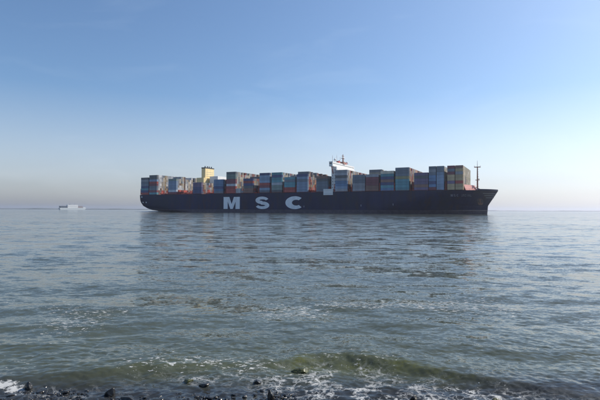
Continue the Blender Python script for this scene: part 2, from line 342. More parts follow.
# clots of bubbles thrown up where the wave breaks
def bubbles():
    base=bmesh.new(); bmesh.ops.create_icosphere(base,subdivisions=1,radius=1); bv=np.array([v.co[:] for v in base.verts]); bf=np.array([[v.index for v in f.verts] for f in base.faces]); base.free()
    wgt=(brk*np.clip((fbm(X*6,Y*8,401)-.50)*7,0,1)**1.5+.10*silt*np.clip((fbm(X*5,Y*6,402)-.58)*8,0,1)+.10*lace*np.clip((fbm(X*4,Y*6,403)-.60)*8,0,1))*(spc**2)*near*(Y>6.8)
    p=wgt.ravel()/wgt.sum(); ids=rng.choice(len(p),9000,p=p); n=len(ids)
    P=np.stack([X.ravel()[ids]+rng.normal(0,.012,n),Y.ravel()[ids]+rng.normal(0,.015,n),Z.ravel()[ids]+.003+np.abs(rng.normal(0,.008,n))+(rng.random(n)<.12)*rng.uniform(0,.05,n)],-1)
    r=rng.uniform(.003,.011,n); V_=(bv[None]*r[:,None,None]+P[:,None]).reshape(-1,3); F_=(bf[None]+np.arange(n)[:,None,None]*len(bv)).reshape(-1,3)
    o=mesh('foam_bubbles',V_.tolist(),F_.tolist(),mat('foam_bubble',(.72,.74,.74),.6,var=.1)); setp(o,'white bubbles and splashes where the small wave breaks','foam',kind='stuff')
bubbles()
# pebbles on the dry beach
def pebbles():
    V_=[];F_=[]
    base=bmesh.new(); bmesh.ops.create_icosphere(base,subdivisions=1,radius=1); bv=np.array([v.co[:] for v in base.verts]); bf=[[v.index for v in f.verts] for f in base.faces]; base.free()
    for i in range(2600):
        x=rng.uniform(-14,14); y=rng.uniform(-3,6.2); z=np.interp(y,[-4,0,3,5.5,7],[1.7,1.35,.7,.18,-.16])
        s=rng.uniform(.03,.12); q=bv*np.array([s,s*rng.uniform(.6,1),s*rng.uniform(.35,.7)])*rng.uniform(.85,1.15,(len(bv),1)); a=rng.uniform(0,6.28); c,sn=math.cos(a),math.sin(a)
        q=np.stack([q[:,0]*c-q[:,1]*sn,q[:,0]*sn+q[:,1]*c,q[:,2]],-1)+np.array([x,y,z]); n=len(V_); V_+=q.tolist(); F_+=[[k+n for k in f] for f in bf]
    o=mesh('beach_stones',V_,F_,mat('beach_stone',(.13,.12,.11),.6,var=.6,scale=3)); setp(o,'loose grey stones on the beach above the wash','stones',kind='stuff')
pebbles()

# ------------------------------------------------------------------ far shores
M_shore=mat('far_land',(.10,.12,.11),.9,scale=.01); M_shore_r=mat('far_land_pale',(.16,.16,.14),.9,scale=.01)  # land lightened, with distance haze put into its colour
def shore(x0p,x1p,D,hfun,m,label,n=220,depth=500):
    xs=np.linspace((x0p-300)/F*D,(x1p-300)/F*D,n); V_=[]
    for i,x in enumerate(xs):
        h=hfun(i)
        for (dy,z) in ((0,-1),(12,h*.6),(60,h),(200,h*.9),(depth,h*.5)): V_.append((x,D+dy,z))
    F_=[(i*5+j,(i+1)*5+j,(i+1)*5+j+1,i*5+j+1) for i in range(n-1) for j in range(4)]
    o=mesh('far_shore',V_,F_,m); setp(o,label,kind='structure'); return o
nz=lambda i,s: float(fbm(np.array([i*.13+s]),np.array([s*3.]),300)[0])
shore(-260,300,5200,lambda i:8+14*max(0,nz(i,4)-.3),M_shore,'low wooded far shore on the left horizon')
shore(420,900,8200,lambda i:10+22*max(0,nz(i,9)-.3),M_shore_r,'pale low far shore on the right horizon')

# ------------------------------------------------------------------ the container ship
ship = empty('container_ship', W(0,0,0), -PSI)
setp(ship,'huge dark blue container ship with white letters, loaded high, sailing right','container ship')
def xaft(z):                                  # stern profile
    return float(np.interp(z,[-3,.3,2.3,4.2,7.5,11,14,ZD],[XST+32,XST+25,XST+15,XST+8.5,XST+3.4,XST+1.1,XST+.2,XST]))
def xstem(z): return float(np.interp(z,[-3,0,7.4,ZD],[XFOOT,XFOOT,XFOOT+.6,XTIP]))
def hb(x,z):                                  # half breadth
    xa,xb=xaft(z),xstem(z)
    t=min(1,max(0,z/ZD))
    run=115*(1-t)+52*t
    b=BEAM2
    if x>xb-run:
        q=(x-(xb-run))/run; q=min(1,max(0,q)); p=1.9+1.0*t
        b=BEAM2*max(0.,1-q**p)**(.95-.25*t)
    if x<xa+60:
        q=1-(x-xa)/60; q=min(1,max(0,q)); tr=float(np.interp(z,[0,2.3,7.5,14,ZD],[.40,.78,.91,.97,.985]))
        b=b*(1-(1-tr)*q**2.2)
    return b
def loft(zs,name,m,cap_top,close=True):
    NS=90; V_=[];F_=[]
    for z in zs:
        xa,xb=xaft(z),xstem(z)
        for i in range(NS+1):
            q=i/NS; q=.5-.5*math.cos(math.pi*q); x=xa+(xb-xa)*q
            V_.append((x,-max(hb(x,z),.05),z))
    nz_=len(zs); off=len(V_); V_+=[(x,-y,z) for x,y,z in V_]
    for j in range(nz_-1):
        for i in range(NS):
            a=j*(NS+1)+i; F_.append((a,a+1,a+NS+2,a+NS+1)); F_.append((a+off,a+off+NS+1,a+off+NS+2,a+off+1))
        a=j*(NS+1); F_.append((a,a+NS+1,a+NS+1+off,a+off)); a=j*(NS+1)+NS; F_.append((a,a+off,a+NS+1+off,a+NS+1))
    for j,flip in ((0,False),(nz_-1,True)):
        for i in range(NS):
            a=j*(NS+1)+i; f=(a,a+off,a+off+1,a+1); F_.append(f[::-1] if flip else f)
    o=mesh(name,V_,F_,m,ship,smooth=False)
    return o
loft([3.55,4.6,6,7.5,9,11,13,15,17,19,ZD],'hull',M_hull,True)
loft([-2.5,-.5,.4,1.4,2.4,3.5],'boot_top',M_boot,False)['label']='dull purplish grey boot top below the dark hull'
def decal(P,Fc,name,m,off=.06,parent=ship):   # lays an (x,z) outline mesh on the starboard hull side
    V_=[(x,-hb(x,z)-off,z) for x,z in P]; n=len(V_); V_+=[(x,-hb(x,z)+.02,z) for x,z in P]
    F_=list(Fc)+[tuple(i+n for i in f)[::-1] for f in Fc]
    cnt={}
    for f in Fc:
        for a,b in zip(f,f[1:]+f[:1]): cnt[(a,b)]=1
    for (a,b) in list(cnt):
        if (b,a) not in cnt: F_.append((b,a,a+n,b+n))
    return mesh(name,V_,F_,m,parent)
def stroke(pts,wd):
    P=[];Fc=[]
    for i,(x,z) in enumerate(pts):
        a=pts[max(0,i-1)]; b=pts[min(len(pts)-1,i+1)]; dx,dz=b[0]-a[0],b[1]-a[1]; l=math.hypot(dx,dz); nx,nz2=-dz/l,dx/l
        ww=wd[i] if isinstance(wd,list) else wd
        P+=[(x+nx*ww/2,z+nz2*ww/2),(x-nx*ww/2,z-nz2*ww/2)]
        if i: k=2*i; Fc.append((k-2,k-1,k+1,k))
    return P,Fc
ztop=sz(262,196.6); zbot=sz(262,209.0)
def put_letter(P,Fc,x0,x1,lab):
    a=min(p[0] for p in P); b=max(p[0] for p in P); c=min(p[1] for p in P); d_=max(p[1] for p in P)
    Q_=[(x0+(x-a)/(b-a)*(x1-x0), zbot+(z-c)/(d_-c)*(ztop-zbot)) for x,z in P]
    o=decal(Q_,Fc,'letter',M_letter); o['label']=lab
mP=[(0,0),(.26,0),(.26,.62),(.42,0),(.58,0),(.74,.62),(.74,0),(1,0),(1,1),(.64,1),(.5,.40),(.36,1),(0,1)]
put_letter(mP,[(0,1,2,11,12),(2,3,4,10,11),(10,4,5,9),(5,9,8)[::1],(5,6,7,8)] and [(0,1,2,12),(2,3,11,12),(3,10,11),(3,4,10),(4,9,10),(4,5,8,9),(5,6,7,8)],sx(223.6),sx(239.8),'white painted letter M on the hull side')
def arc(cx_,cz,rx,rz,a0,a1,n=14): return [(cx_+rx*math.cos(math.radians(a0+(a1-a0)*i/n)),cz+rz*math.sin(math.radians(a0+(a1-a0)*i/n))) for i in range(n+1)]
s1=arc(.5,.715,.34,.185,12,270,18)[:-1]+arc(.5,.28,.36,.19,90,-168,18)
put_letter(*stroke(s1,[.20+.07*abs(math.sin(i/ (len(s1)-1)*math.pi)) for i in range(len(s1))]),sx(255.5),sx(269.3),'white painted letter S on the hull side')
c1=arc(.5,.5,.37,.385,48,312,30)
put_letter(*stroke(c1,[.24+.12*math.sin(i/(len(c1)-1)*math.pi) for i in range(len(c1))]),sx(285.4),sx(301.6),'white painted letter C on the hull side')
# ship's name at the bow: small pale capitals, the second word too small to read in the photograph
def near_hull_x(xp,z):                       # x on the curved bow side seen at column xp
    lo,hi=-50,XTIP
    for _ in range(40):
        mid=(lo+hi)/2; p=W(mid,-hb(mid,z)); u=300+F*p.x/p.y
        if u<xp: lo=mid
        else: hi=mid
    return lo
zn0,zn1=15.3,17.2
def name_word(x0p,x1p,kind):
    xa,xb=near_hull_x(x0p,16),near_hull_x(x1p,16); n=kind if isinstance(kind,int) else len(kind); cw=(xb-xa)/n
    for i in range(n):
        a=xa+i*cw; q=cw*.72; sh=[]
        if isinstance(kind,str):
            c=kind[i]; src={'M':([(x,z) for x,z in mP],[(0,1,2,12),(2,3,11,12),(3,10,11),(3,4,10),(4,9,10),(4,5,8,9),(5,6,7,8)]),'S':stroke(s1,.2),'C':stroke(c1,.24)}[c]
            P=[(a+x*q,zn0+z*(zn1-zn0)) for x,z in src[0]]; Fc=src[1]
        else:
            P=[(a,zn0),(a+q,zn0),(a+q,zn1),(a,zn1)]; Fc=[(0,1,2,3)]
            P=[];Fc=[]
            for (u0,u1,v0,v1) in (((0,.5,0,.25),(.5,.8,0,1)),((0,.26,0,1),(.26,.6,.78,1),(.6,.86,0,1)),((0,.28,0,1),(.28,.85,0,.22),(.28,.85,.78,1)),((.25,.55,0,1),),((0,.26,0,1),(.6,.86,0,1),(.26,.6,.4,.6)),((0,.28,0,1),(.28,.85,0,.22)))[i]:
                k=len(P); P+=[(a+u*q,zn0+v*(zn1-zn0)) for u,v in ((u0,v0),(u1,v0),(u1,v1),(u0,v1))]; Fc.append((k,k+1,k+2,k+3))
        decal(P,Fc,'name_letter',M_name,.05)
name_word(450.8,459.6,'MSC'); name_word(461.5,472,6)
# mooring openings near the bow: pale strips, the light seen through them painted on
for zc,xa_,xb_ in ((18.0,483.0,496.3),(16.3,484.5,495.2),(14.5,486.0,494.0)):
    a,b=near_hull_x(xa_,zc),near_hull_x(xb_,zc); n=14
    P=[(a+(b-a)*i/n,z) for i in range(n+1) for z in (zc-.26,zc+.26)]
    decal(P,[(2*i,2*i+2,2*i+3,2*i+1) for i in range(n)],'bow_opening_light',mat('opening_light_paint',(.20,.22,.25),.5) if 'opening_light_paint' not in bpy.data.materials else bpy.data.materials['opening_light_paint'],.10)
# anchor pocket with anchor
a=near_hull_x(480.3,11)
P=[(a+2.6*math.cos(t_),11+3.2*math.sin(t_)) for t_ in [k*math.pi/8 for k in range(16)]]+[(a,11)]
pk=decal(P,[(k,(k+1)%16,16) for k in range(16)],'anchor_pocket',M_boot,.05)
P=[];Fc=[]
for (x0,x1,z0,z1) in ((-.25,.25,-2.2,2.0),(-1.5,1.5,-2.3,-1.8),(-1.5,-1.1,-1.8,-.6),(1.1,1.5,-1.8,-.6),(-.6,.6,1.6,1.95)):
    k=len(P); P+=[(a+x0,11+z0),(a+x1,11+z0),(a+x1,11+z1),(a+x0,11+z1)]; Fc.append((k,k+1,k+2,k+3))
an=decal(P,Fc,'anchor',M_mast,.45)
# small pale mooring ports at the stern
for xp,zz in ((141.4,sz(141.4,197)),(142.3,sz(142,202.4)),(145.5,sz(145,202.4))):
    a=max(XST+.7,sx(xp)); decal([(a-.8,zz-.7),(a+.8,zz-.7),(a+.8,zz+.7),(a-.8,zz+.7)],[(0,1,2,3)],'mooring_port',M_letter,.05)
# draught marks: small pale marks on the side
for xp,yp in ((171,205),(361,205.5),(393,204.5),(304,206.5),(239.5,204.5)):
    x_=sx(xp); z_=sz(xp,yp)
    if xp in (171,239.5): continue
    decal([(x_-.35,z_-.9),(x_+.35,z_-.9),(x_+.35,z_+.9),(x_-.35,z_+.9)],[(0,1,2,3)],'draught_mark',M_name,.05)
# deck plating and bulwark rail
V_=[];F_=[]; NS=80
for i in range(NS+1):
    x=XST+1+(XTIP-XST-3)*i/NS; h=max(.1,hb(x,ZD)-.5); V_+=[(x,-h,ZD+.05),(x,h,ZD+.05)]
    if i: k=2*i; F_.append((k-2,k,k+1,k-1))
mesh('deck',V_,F_,M_deck,ship)
rl=MB(); n=0
for s in (-1,1):
    prev=None
    for i in range(0,161):
        x=XST+1+(XTIP-XST-2)*i/160; p=Vector((x,s*max(.1,hb(x,ZD)-.25),ZD))
        rl.tube(p,p+Vector((0,0,1.1)),.05,n=4)
        if prev is not None:
            for z in (.55,1.1): rl.tube(prev+Vector((0,0,z)),p+Vector((0,0,z)),.04,n=4)
        prev=p
setp(rl.build('railing',M_lash,ship),kind='stuff')
# forecastle bulwark
xs=[near_hull_x(478,ZD)+(XTIP-near_hull_x(478,ZD)-.2)*i/30 for i in range(31)]
for s in (-1,1):
    bw=MB()
    for i in range(30):
        a_,b_=xs[i],xs[i+1]; ha,hb_=max(.06,hb(min(a_,XTIP-.3),ZD)),max(.06,hb(min(b_,XTIP-.3),ZD)); q=1.1
        bw.add([(a_,s*ha,ZD-.1),(b_,s*hb_,ZD-.1),(b_,s*hb_,ZD+q),(a_,s*ha,ZD+q),(a_,s*(ha-.3),ZD-.1),(b_,s*(hb_-.3),ZD-.1),(b_,s*(hb_-.3),ZD+q),(a_,s*(ha-.3),ZD+q)],[(0,1,2,3),(5,4,7,6),(3,2,6,7)])
    bw.build('bulwark',M_hull,ship)
# winches and bollards on the forecastle
for (x,y) in ((XTIP-16,-5),(XTIP-16,5),(XTIP-23,-9),(XTIP-23,9)):
    q=MB(); q.tube((x,y-1.5,ZD+1.4),(x,y+1.5,ZD+1.4),.8,n=10); q.tube((x,y-1.6,ZD+1.4),(x,y-1.4,ZD+1.4),1.2,n=10); q.tube((x,y+1.4,ZD+1.4),(x,y+1.6,ZD+1.4),1.2,n=10); q.box(x-1,x+1,y-1.2,y+1.2,ZD+.1,ZD+.8)
    q.build('winch',M_grey,ship)

# ---- container bays: photo columns of the starboard face, top line, colours of the tiers
C_={'navy':(.035,.045,.10),'blue':(.07,.125,.21),'slate':(.085,.105,.13),'steel blue':(.13,.18,.25),'teal':(.06,.16,.19),'grey':(.17,.18,.20),'light grey':(.28,.30,.33),
    'grey green':(.11,.145,.135),'brown':(.13,.075,.06),'dark red':(.20,.04,.035),'maroon':(.11,.035,.045),'tan':(.26,.20,.12),'beige':(.34,.30,.24),'white':(.50,.51,.52),'orange':(.36,.16,.09),'red':(.45,.08,.06),'olive':(.16,.15,.08),'purple':(.09,.07,.12),'dark grey':(.06,.065,.07),'green':(.04,.13,.08)}
CW,CH_,CL=2.44,2.59,12.19
NT=23; PITCH_Y=2.6
# (x0px, ncols, (ytop), [(y_limit, colour), ...], front palette, inner extra tiers, lowest-outer)
MIXL=['white','beige','light grey','tan','beige','brown','white','grey','slate','light grey']
MIXW=['beige','light grey','beige','brown','light grey','tan','slate','grey','dark red','beige']
MIXR=['orange','brown','grey','beige','brown','tan','dark red','grey']
MIXD=['grey','brown','tan','beige','slate','maroon','light grey','grey']
MIXO=['tan','olive','tan','beige','brown','olive']
BAYS=[
 (140.6,1,178.6,[(182,'dark grey'),(187,'slate'),(190,'navy'),(200,'navy')],MIXL,0,'stack at the stern end'),
 (148.9,1,176.2,[(179,'dark grey'),(184,'navy'),(190,'slate'),(200,'maroon')],MIXL,0,'second stack from the stern'),
 (168.0,1,178.3,[(181,'grey green'),(191,'steel blue'),(200,'maroon')],MIXL,1,'third stack from the stern'),
 (192.6,1,181.4,[(186,'purple'),(200,'navy')],MIXW,0,'stack left of the cream funnel'),
 (213.6,1,178.6,[(192,'blue'),(200,'slate')],MIXW,0,'stack just right of the cream funnel'),
 (226.0,1,172.4,[(175,'dark grey'),(179.8,'grey green'),(187,'maroon'),(200,'dark red')],MIXW,0,'stack above the letter M'),
 (243.0,1,178.6,[(181.4,'navy'),(187,'dark grey'),(200,'brown')],MIXR,1,'stack between the letters M and S'),
 (259.2,1,173.3,[(176,'navy'),(200,'steel blue')],MIXW,0,'stack above the letter S'),
 (271.3,1,173.0,[(182.5,'teal'),(190,'grey green'),(200,'dark grey')],MIXW,0,'stack just right of the letter S'),
 (284.0,1,176.0,[(186.5,'teal'),(200,'dark red')],MIXW,1,'stack above the letter C'),
 (296.5,1,175.2,[(177.5,'navy'),(200,'steel blue')],MIXR,1,'stack just right of the letter C'),
 (316.0,1,176.6,[(181,'dark grey'),(200,'slate')],MIXW,0,'stack left of the white bridge tower'),
 (335.0,1,171.2,[(174,'grey green'),(177.8,'dark grey'),(187,'blue'),(200,'steel blue')],MIXR,0,'stack right of the white bridge tower'),
 (352.4,1,175.6,[(181,'slate'),(200,'grey')],MIXD,0,'second stack right of the bridge tower'),
 (365.6,1,175.6,[(178.5,'grey'),(185,'maroon'),(191,'brown')],MIXD,2,'third stack right of the bridge tower'),
 (380.5,1,171.0,[(176,'beige'),(200,'blue')],MIXW,0,'fifth stack from the bow'),
 (395.3,1,168.0,[(175.5,'slate'),(178.2,'olive'),(200,'teal')],MIXR,0,'fourth stack from the bow'),
 (414.0,1,172.2,[(176.5,'purple'),(180,'dark grey'),(200,'purple')],MIXD,0,'third stack from the bow'),
 (428.5,2,166.3,[(174,'slate'),(200,'blue')],['beige','white','light grey','beige'],0,'second stack from the bow'),
 (447.0,2,165.8,[(175,'maroon'),(180.5,'tan'),(183.5,'purple'),(200,'tan')],MIXO,0,'foremost stack behind the bow mast'),
]
SECOND={18:[(171,'slate'),(200,'steel blue')],19:[(169,'brown'),(200,'tan')]}
def cont_mesh(L_):
    bm=bmesh.new(); bmesh.ops.create_cube(bm,size=1,matrix=Matrix.Diagonal((L_,CW,CH_-.07,1)))
    bm.faces.ensure_lookup_table()
    fs=[f for f in bm.faces if abs(f.normal.z)<.5]
    bmesh.ops.inset_individual(bm,faces=fs,thickness=.14,depth=-.06)
    for s in (-.75,-.25,.25,.75):                  # door bars on the forward end
        bmesh.ops.create_cube(bm,size=1,matrix=Matrix.Translation((L_/2-.03,s*.9,0))@Matrix.Diagonal((.05,.05,CH_-.3,1)))
    bmesh.ops.translate(bm,verts=bm.verts,vec=(0,0,CH_/2))
    m_=bpy.data.meshes.new('shipping_container'); bm.to_mesh(m_); bm.free(); m_.materials.append(M_cont); return m_
CM={1:cont_mesh(CL),2:cont_mesh(CL/2-.05)}
ZC=ZD+.35
cands=[]; occupied=[]
bay_info=[]
for bi,(xp,nc,yt,spans,fpal,extra,desc) in enumerate(BAYS):
    xs_=sx(xp); n=max(1,int(round((sz(xp,yt)-ZC)/CH_))); bay_info.append((xs_,n))
    L_=CL if nc==1 else 13.4/1.0
    yc=-BEAM2+CW/2+.15
    maxrow=NT
    halfw=min(hb(xs_+CL,ZD),BEAM2)
    # the foremost bay is narrower than the hull
    for r in range(NT):
        y=-BEAM2+.3+CW/2+r*PITCH_Y
        if abs(y)+CW/2>halfw+.8 and r>0: continue
        inner=0
        if r>=3: inner=random.choice([0,0,extra,extra,-1 if bi not in (0,1,18,19) else 0])
        elif r>=1: inner=random.choice([0,0,0,extra])
        nn=n+inner
        for k in range(nn):
            for c in range(nc):
                zc=ZC+k*CH_; ym=hor(xp)-(zc+CH_/2-CAM_H)*F/W(xs_,-30).y
                if r==0:
                    sp=SECOND[bi] if (c==1 and bi in SECOND) else spans
                    col=next((cc for lim,cc in sp if ym<lim),sp[-1][1])
                    if random.random()<.24: col=random.choice(['slate','grey','brown','navy','maroon','steel blue','teal','light grey','dark red'])
                else:
                    col=prevc if (k>0 and random.random()<.45) else random.choice(fpal)
                    prevc=col
                    if k<=1 and bi<13: col=random.choice(['red','dark red','brown','dark red','grey'])
                cands.append((bi,r,k,c,nn,col,xs_+(CL/2 if nc==1 else (CL/4*1.08+c*CL/2*1.08)),y,zc,nc))
# which containers can be seen from the camera: rasterise the outer faces into a small depth buffer
import itertools
SC=3; Wd,Hd=600*SC,120*SC; zb=np.full((Hd,Wd),1e9); ib=np.full((Hd,Wd),-1,dtype=int); YO=120
def proj(p): return ((300+F*p[0]/p[1])*SC, (hor(300+F*p[0]/p[1])-(p[2]-CAM_H)*F/p[1]-YO)*SC)
def rast(q,ident):
    P=[proj(p) for p in q]; D_=sum(p[1] for p in q)/4
    x0=int(max(0,min(p[0] for p in P))); x1=int(min(Wd-1,max(p[0] for p in P)+1)); y0=int(max(0,min(p[1] for p in P))); y1=int(min(Hd-1,max(p[1] for p in P)+1))
    if x1<=x0 or y1<=y0: return
    gx,gy=np.meshgrid(np.arange(x0,x1)+.5,np.arange(y0,y1)+.5); ins=np.ones(gx.shape,bool); sg=None
    ar=sum(P[i][0]*P[(i+1)%4][1]-P[(i+1)%4][0]*P[i][1] for i in range(4)); s=1 if ar>0 else -1
    for i in range(4):
        a,b=P[i],P[(i+1)%4]; ins&=(s*((b[0]-a[0])*(gy-a[1])-(b[1]-a[1])*(gx-a[0]))>=0)
    sub=zb[y0:y1,x0:x1]; si=ib[y0:y1,x0:x1]; m_=ins&(D_<sub); sub[m_]=D_; si[m_]=ident
for ci,(bi,r,k,c,nn,col,x,y,z,nc) in enumerate(cands):
    l=(CL if nc==1 else CL/2)/2
    w_=lambda a,b,c_: W(x+a*l,y+b*CW/2,z+c_*CH_)
    rast([w_(-1,-1,0),w_(1,-1,0),w_(1,-1,1),w_(-1,-1,1)],ci)
    rast([w_(1,-1,0),w_(1,1,0),w_(1,1,1),w_(1,-1,1)],ci)
cnt=np.bincount(ib[ib>=0],minlength=len(cands))
order=np.argsort(-cnt); keep=set(int(i) for i in order[:300] if cnt[i]>0)
keep_min=min(cnt[i] for i in keep)
tiername=['lowest','second','third','fourth','fifth','sixth','seventh','eighth','ninth','tenth','eleventh']
rown={0:'near side',1:'second row in',2:'third row in'}
ordw=['','','','fourth','fifth','sixth','seventh','eighth','ninth','tenth','11th','12th','13th','14th','15th','16th','17th','18th','19th','20th','21st','22nd','23rd']
GEN='containers stacked on the deck of the ship'
sV=[];sF=[];sC=[]
for ci,(bi,r,k,c,nn,col,x,y,z,nc) in enumerate(cands):
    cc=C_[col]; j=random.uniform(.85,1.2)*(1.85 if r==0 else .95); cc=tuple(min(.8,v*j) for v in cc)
    if ci in keep:
        o=bpy.data.objects.new('shipping_container',CM[nc]); COL.objects.link(o); o.location=W(x,y,z); o.rotation_euler=(0,0,-PSI); o.color=(*cc,1)
        tn='top' if k==nn-1 else tiername[k]
        rw='' if r==0 else ', '+(rown.get(r) or ordw[r]+' row in')
        hf='' if nc==1 else (', aft half' if c==0 else ', bow half')
        setp(o,f"{col} container, {tn} tier{rw}{hf}, {BAYS[bi][6]}",'container',GEN)
    else:
        l=(CL if nc==1 else CL/2-.05)/2; n=len(sV)
        if k<nn-1 and 0<r<NT-1 and cnt[ci]==0 and (k%2==0 or r%3): 
            pass
        for a in (-1,1):
            for b in (-1,1):
                for c_ in (0,1): sV.append((x+a*l,y+b*CW/2,z+c_*(CH_-.03)))
        sF+=[tuple(n+i for i in f) for f in [(0,1,3,2),(4,6,7,5),(0,4,5,1),(2,3,7,6),(0,2,6,4),(1,5,7,3)]]; sC+=[cc]*6
print('containers', len(cands), 'kept', len(keep), 'min', keep_min, 'bays', [(round(a),b) for a,b in bay_info])
mst=bpy.data.materials.new('container_mass_paint'); mst.use_nodes=True; at=N(mst.node_tree,'ShaderNodeAttribute'); at.attribute_name='paint'
mst.node_tree.links.new(at.outputs['Color'],mst.node_tree.nodes['Principled BSDF'].inputs['Base Color']); mst.node_tree.nodes['Principled BSDF'].inputs['Roughness'].default_value=.55
cm=mesh('container_mass',sV,sF,mst); cm.location=W(0,0,0); cm.rotation_euler=(0,0,-PSI)
ca=cm.data.attributes.new('paint','FLOAT_COLOR','FACE'); ca.data.foreach_set('color',np.array([(*c,1) for c in sC],dtype=np.float32).ravel())
setp(cm,'many coloured containers filling the inner rows of the deck stacks','containers',GEN,'stuff')

# lashing bridges between the stacks
for bi,(xs_,n) in enumerate(bay_info):
    for xx in ([xs_-1.0] if bi else [xs_-1.0]):
        lb=MB(); hh=ZD+ (7.5 if n>5 else 5.0); y=-29.2; hw=min(29.2,hb(xx,ZD)-.6)
        for q in range(12):
            yy=-hw+q*(2*hw)/11; lb.box(xx-.25,xx+.25,yy-.2,yy+.2,ZD+.06,hh)
        for zz in np.arange(ZD+2.4,hh+.1,2.55): lb.box(xx-.4,xx+.4,-hw-.25,hw+.25,zz-.12,zz+.12)
        lb.build('lashing_bridge',M_lash,ship)
    hc=MB(); hw=min(28.5,hb(xs_+CL,ZD)-1); hc.box(xs_+.1,xs_+CL-.1,-hw,hw,ZD+.06,ZD+.32); hc.build('hatch_cover',M_deck,ship)
# empty slots with lower red deck gear: cell guides
for xp in (158,178,185,203,236,249,308,349,410):
    x=sx(xp); q=MB(); h_=2.4
    for yy in np.arange(-28,28.1,5.6): q.box(x-.2,x+.2,yy-.15,yy+.15,ZD+.06,ZD+h_)
    q.box(x-.3,x+.3,-28.2,28.2,ZD+h_,ZD+h_+.25); q.box(x+2,x+8,-27.5,27.5,ZD+.06,ZD+1.3)
    q.build('cell_guide',M_red if xp<200 else M_lash,ship)

# ---- deckhouse with bridge wings
tx0=sx(329.0); tx1=tx0+3.6
ztt=sz(329,160.8); hw=26
b_=MB(); b_.box(tx0+.8,tx0+6.2,-hw,hw,ZD+.06,ztt-5.2); tower=b_.build('deckhouse',M_white,ship)
nl=int((ztt-6.2-ZD)/2.9)
for lv in range(nl):
    z=ZD+1.2+lv*2.9
    for xx in (tx0+2.2,tx0+4.6):
        q=MB(); q.box(xx-.35,xx+.35,-hw-.04,-hw+.1,z,z+.8); q.build('window',M_glass,tower)
    for yy in np.arange(-24,25,6):
        q=MB(); q.box(tx0+6.15,tx0+6.24,yy-.4,yy+.4,z,z+.8); q.build('window',M_glass,tower)
q=MB(); q.box(tx0,tx1,-30.2,30.2,ztt-5.19,ztt-4.9); q.build('bridge_wing_deck',M_white,ship)
q=MB(); q.box(tx0+.05,tx1+.12,-30.1,30.1,ztt-4.89,ztt-.9); wh=q.build('wheelhouse',M_white,ship)
for yy in np.arange(-28,28.1,2.8):
    q=MB(); q.box(tx1+.08,tx1+.18,yy-.9,yy+.9,ztt-2.6,ztt-1.9); q.build('window',M_glass,wh)
q=MB(); q.box(tx0+.5,tx0+2.8,-30.14,-30.05,ztt-2.8,ztt-1.7); q.build('window',M_glass,wh)
q=MB(); q.box(tx0-.1,tx1+.2,-30.2,30.2,ztt-.89,ztt-.5); q.build('wheelhouse_roof',M_white,ship)
for s_ in (-1,1):
    q=MB(); q.tube((tx0+2.5,s_*hw,ztt-12),(tx0+2.5,s_*29.9,ztt-5.25),.5,n=6); q.build('wing_brace',M_pink,ship)
tx0-=1.5
# masts, domes and aerials on the bridge roof
def xlat(xp,lat): return lat
q=MB(); zr=ztt-.5; q.box(tx0+2,tx0+6,-3,3,zr,zr+2.2); q.tube((tx0+4,0,zr+2.2),(tx0+4,0,zr+10),.7,.35); q.box(tx0+3.6,tx0+4.4,-4,4,zr+5.6,zr+6); q.box(tx0+3.6,tx0+4.4,-2.6,2.6,zr+8,zr+8.3)
rm=q.build('radar_mast',M_mast,ship)
q=MB(); q.box(tx0+4.7,tx0+5.1,-3.2,3.2,zr+6.5,zr+7.0); q.tube((tx0+4.9,0,zr+6.0),(tx0+4.9,0,zr+6.5),.3); q.build('radar_scanner',M_white,rm)
for yy,rr in ((-21,1.3),(-9,1.0),(12,1.3)):
    q=MB(); q.tube((tx0+4,yy,zr),(tx0+4,yy,zr+1.6),.25,n=6); q.ball((tx0+4,yy,zr+2.4),rr); q.build('satellite_dome',M_white,ship,True)
for yy,hh in ((-25,6.5),(-19,5),(-14,8.5),(-5,7),(5,6.5),(17,4)):
    q=MB(); q.tube((tx0+3,yy,zr),(tx0+3,yy,zr+hh),.16,.06,6); q.box(tx0+2.9,tx0+3.1,yy-.7,yy+.7,zr+hh*.7,zr+hh*.7+.12); q.build('aerial',M_mast,ship)
for yy in (-11,2,7):
    q=MB(); q.box(tx0+2.0,tx0+4.6,yy-2,yy+2,zr,zr+2.0); q.build('roof_locker',M_red,ship)
# white windbreak house low on the side under the bridge
xa,xb=sx(323.6),sx(333); z0=sz(328,195); z1=sz(328,189)
q=MB(); q.box(xa,xb,-30.6,-26.5,z0,z1); sh=q.build('side_shelter',M_white,ship)
q=MB(); q.box(xa+.8,xb-.8,-30.66,-30.5,z0+1.1,z0+1.25); q.box(xa+.8,xb-.8,-30.66,-30.5,z1-1.3,z1-1.15); q.build('rubbing_strip',M_grey,sh)
# white container-like boxes seen above the M gap are real white cargo: two loose reefers on deck
for xp,yp,lab in ((236.3,188.0,'white refrigerated container standing in the gap right of the M stack'),(240.8,193.0,'pale grey refrigerated container low in the gap above the letter M')):
    lat=-28.0 if yp>190 else -25; x=sx(xp,lat); z=max(ZC,sz(xp,yp,lat))
    pass
q_=[]
for (xp,lat,k,col,lab) in ((236.4,-28.4,0,'white','white half length container low in the gap right of the M stack'),(236.4,-28.4,1,'white','white half length container, upper of two right of the M stack'),(240.4,-28.4,0,'light grey','pale grey half length container right of the white pair')):
    x=sx(xp,lat)+3.05; o=bpy.data.objects.new('shipping_container',CM[2]); COL.objects.link(o)
    if xp>238: x+=1.2
    o.location=W(x,lat,ZC+k*CH_); o.rotation_euler=(0,0,-PSI); o.color=(*C_[col],1); setp(o,lab,'container',GEN)
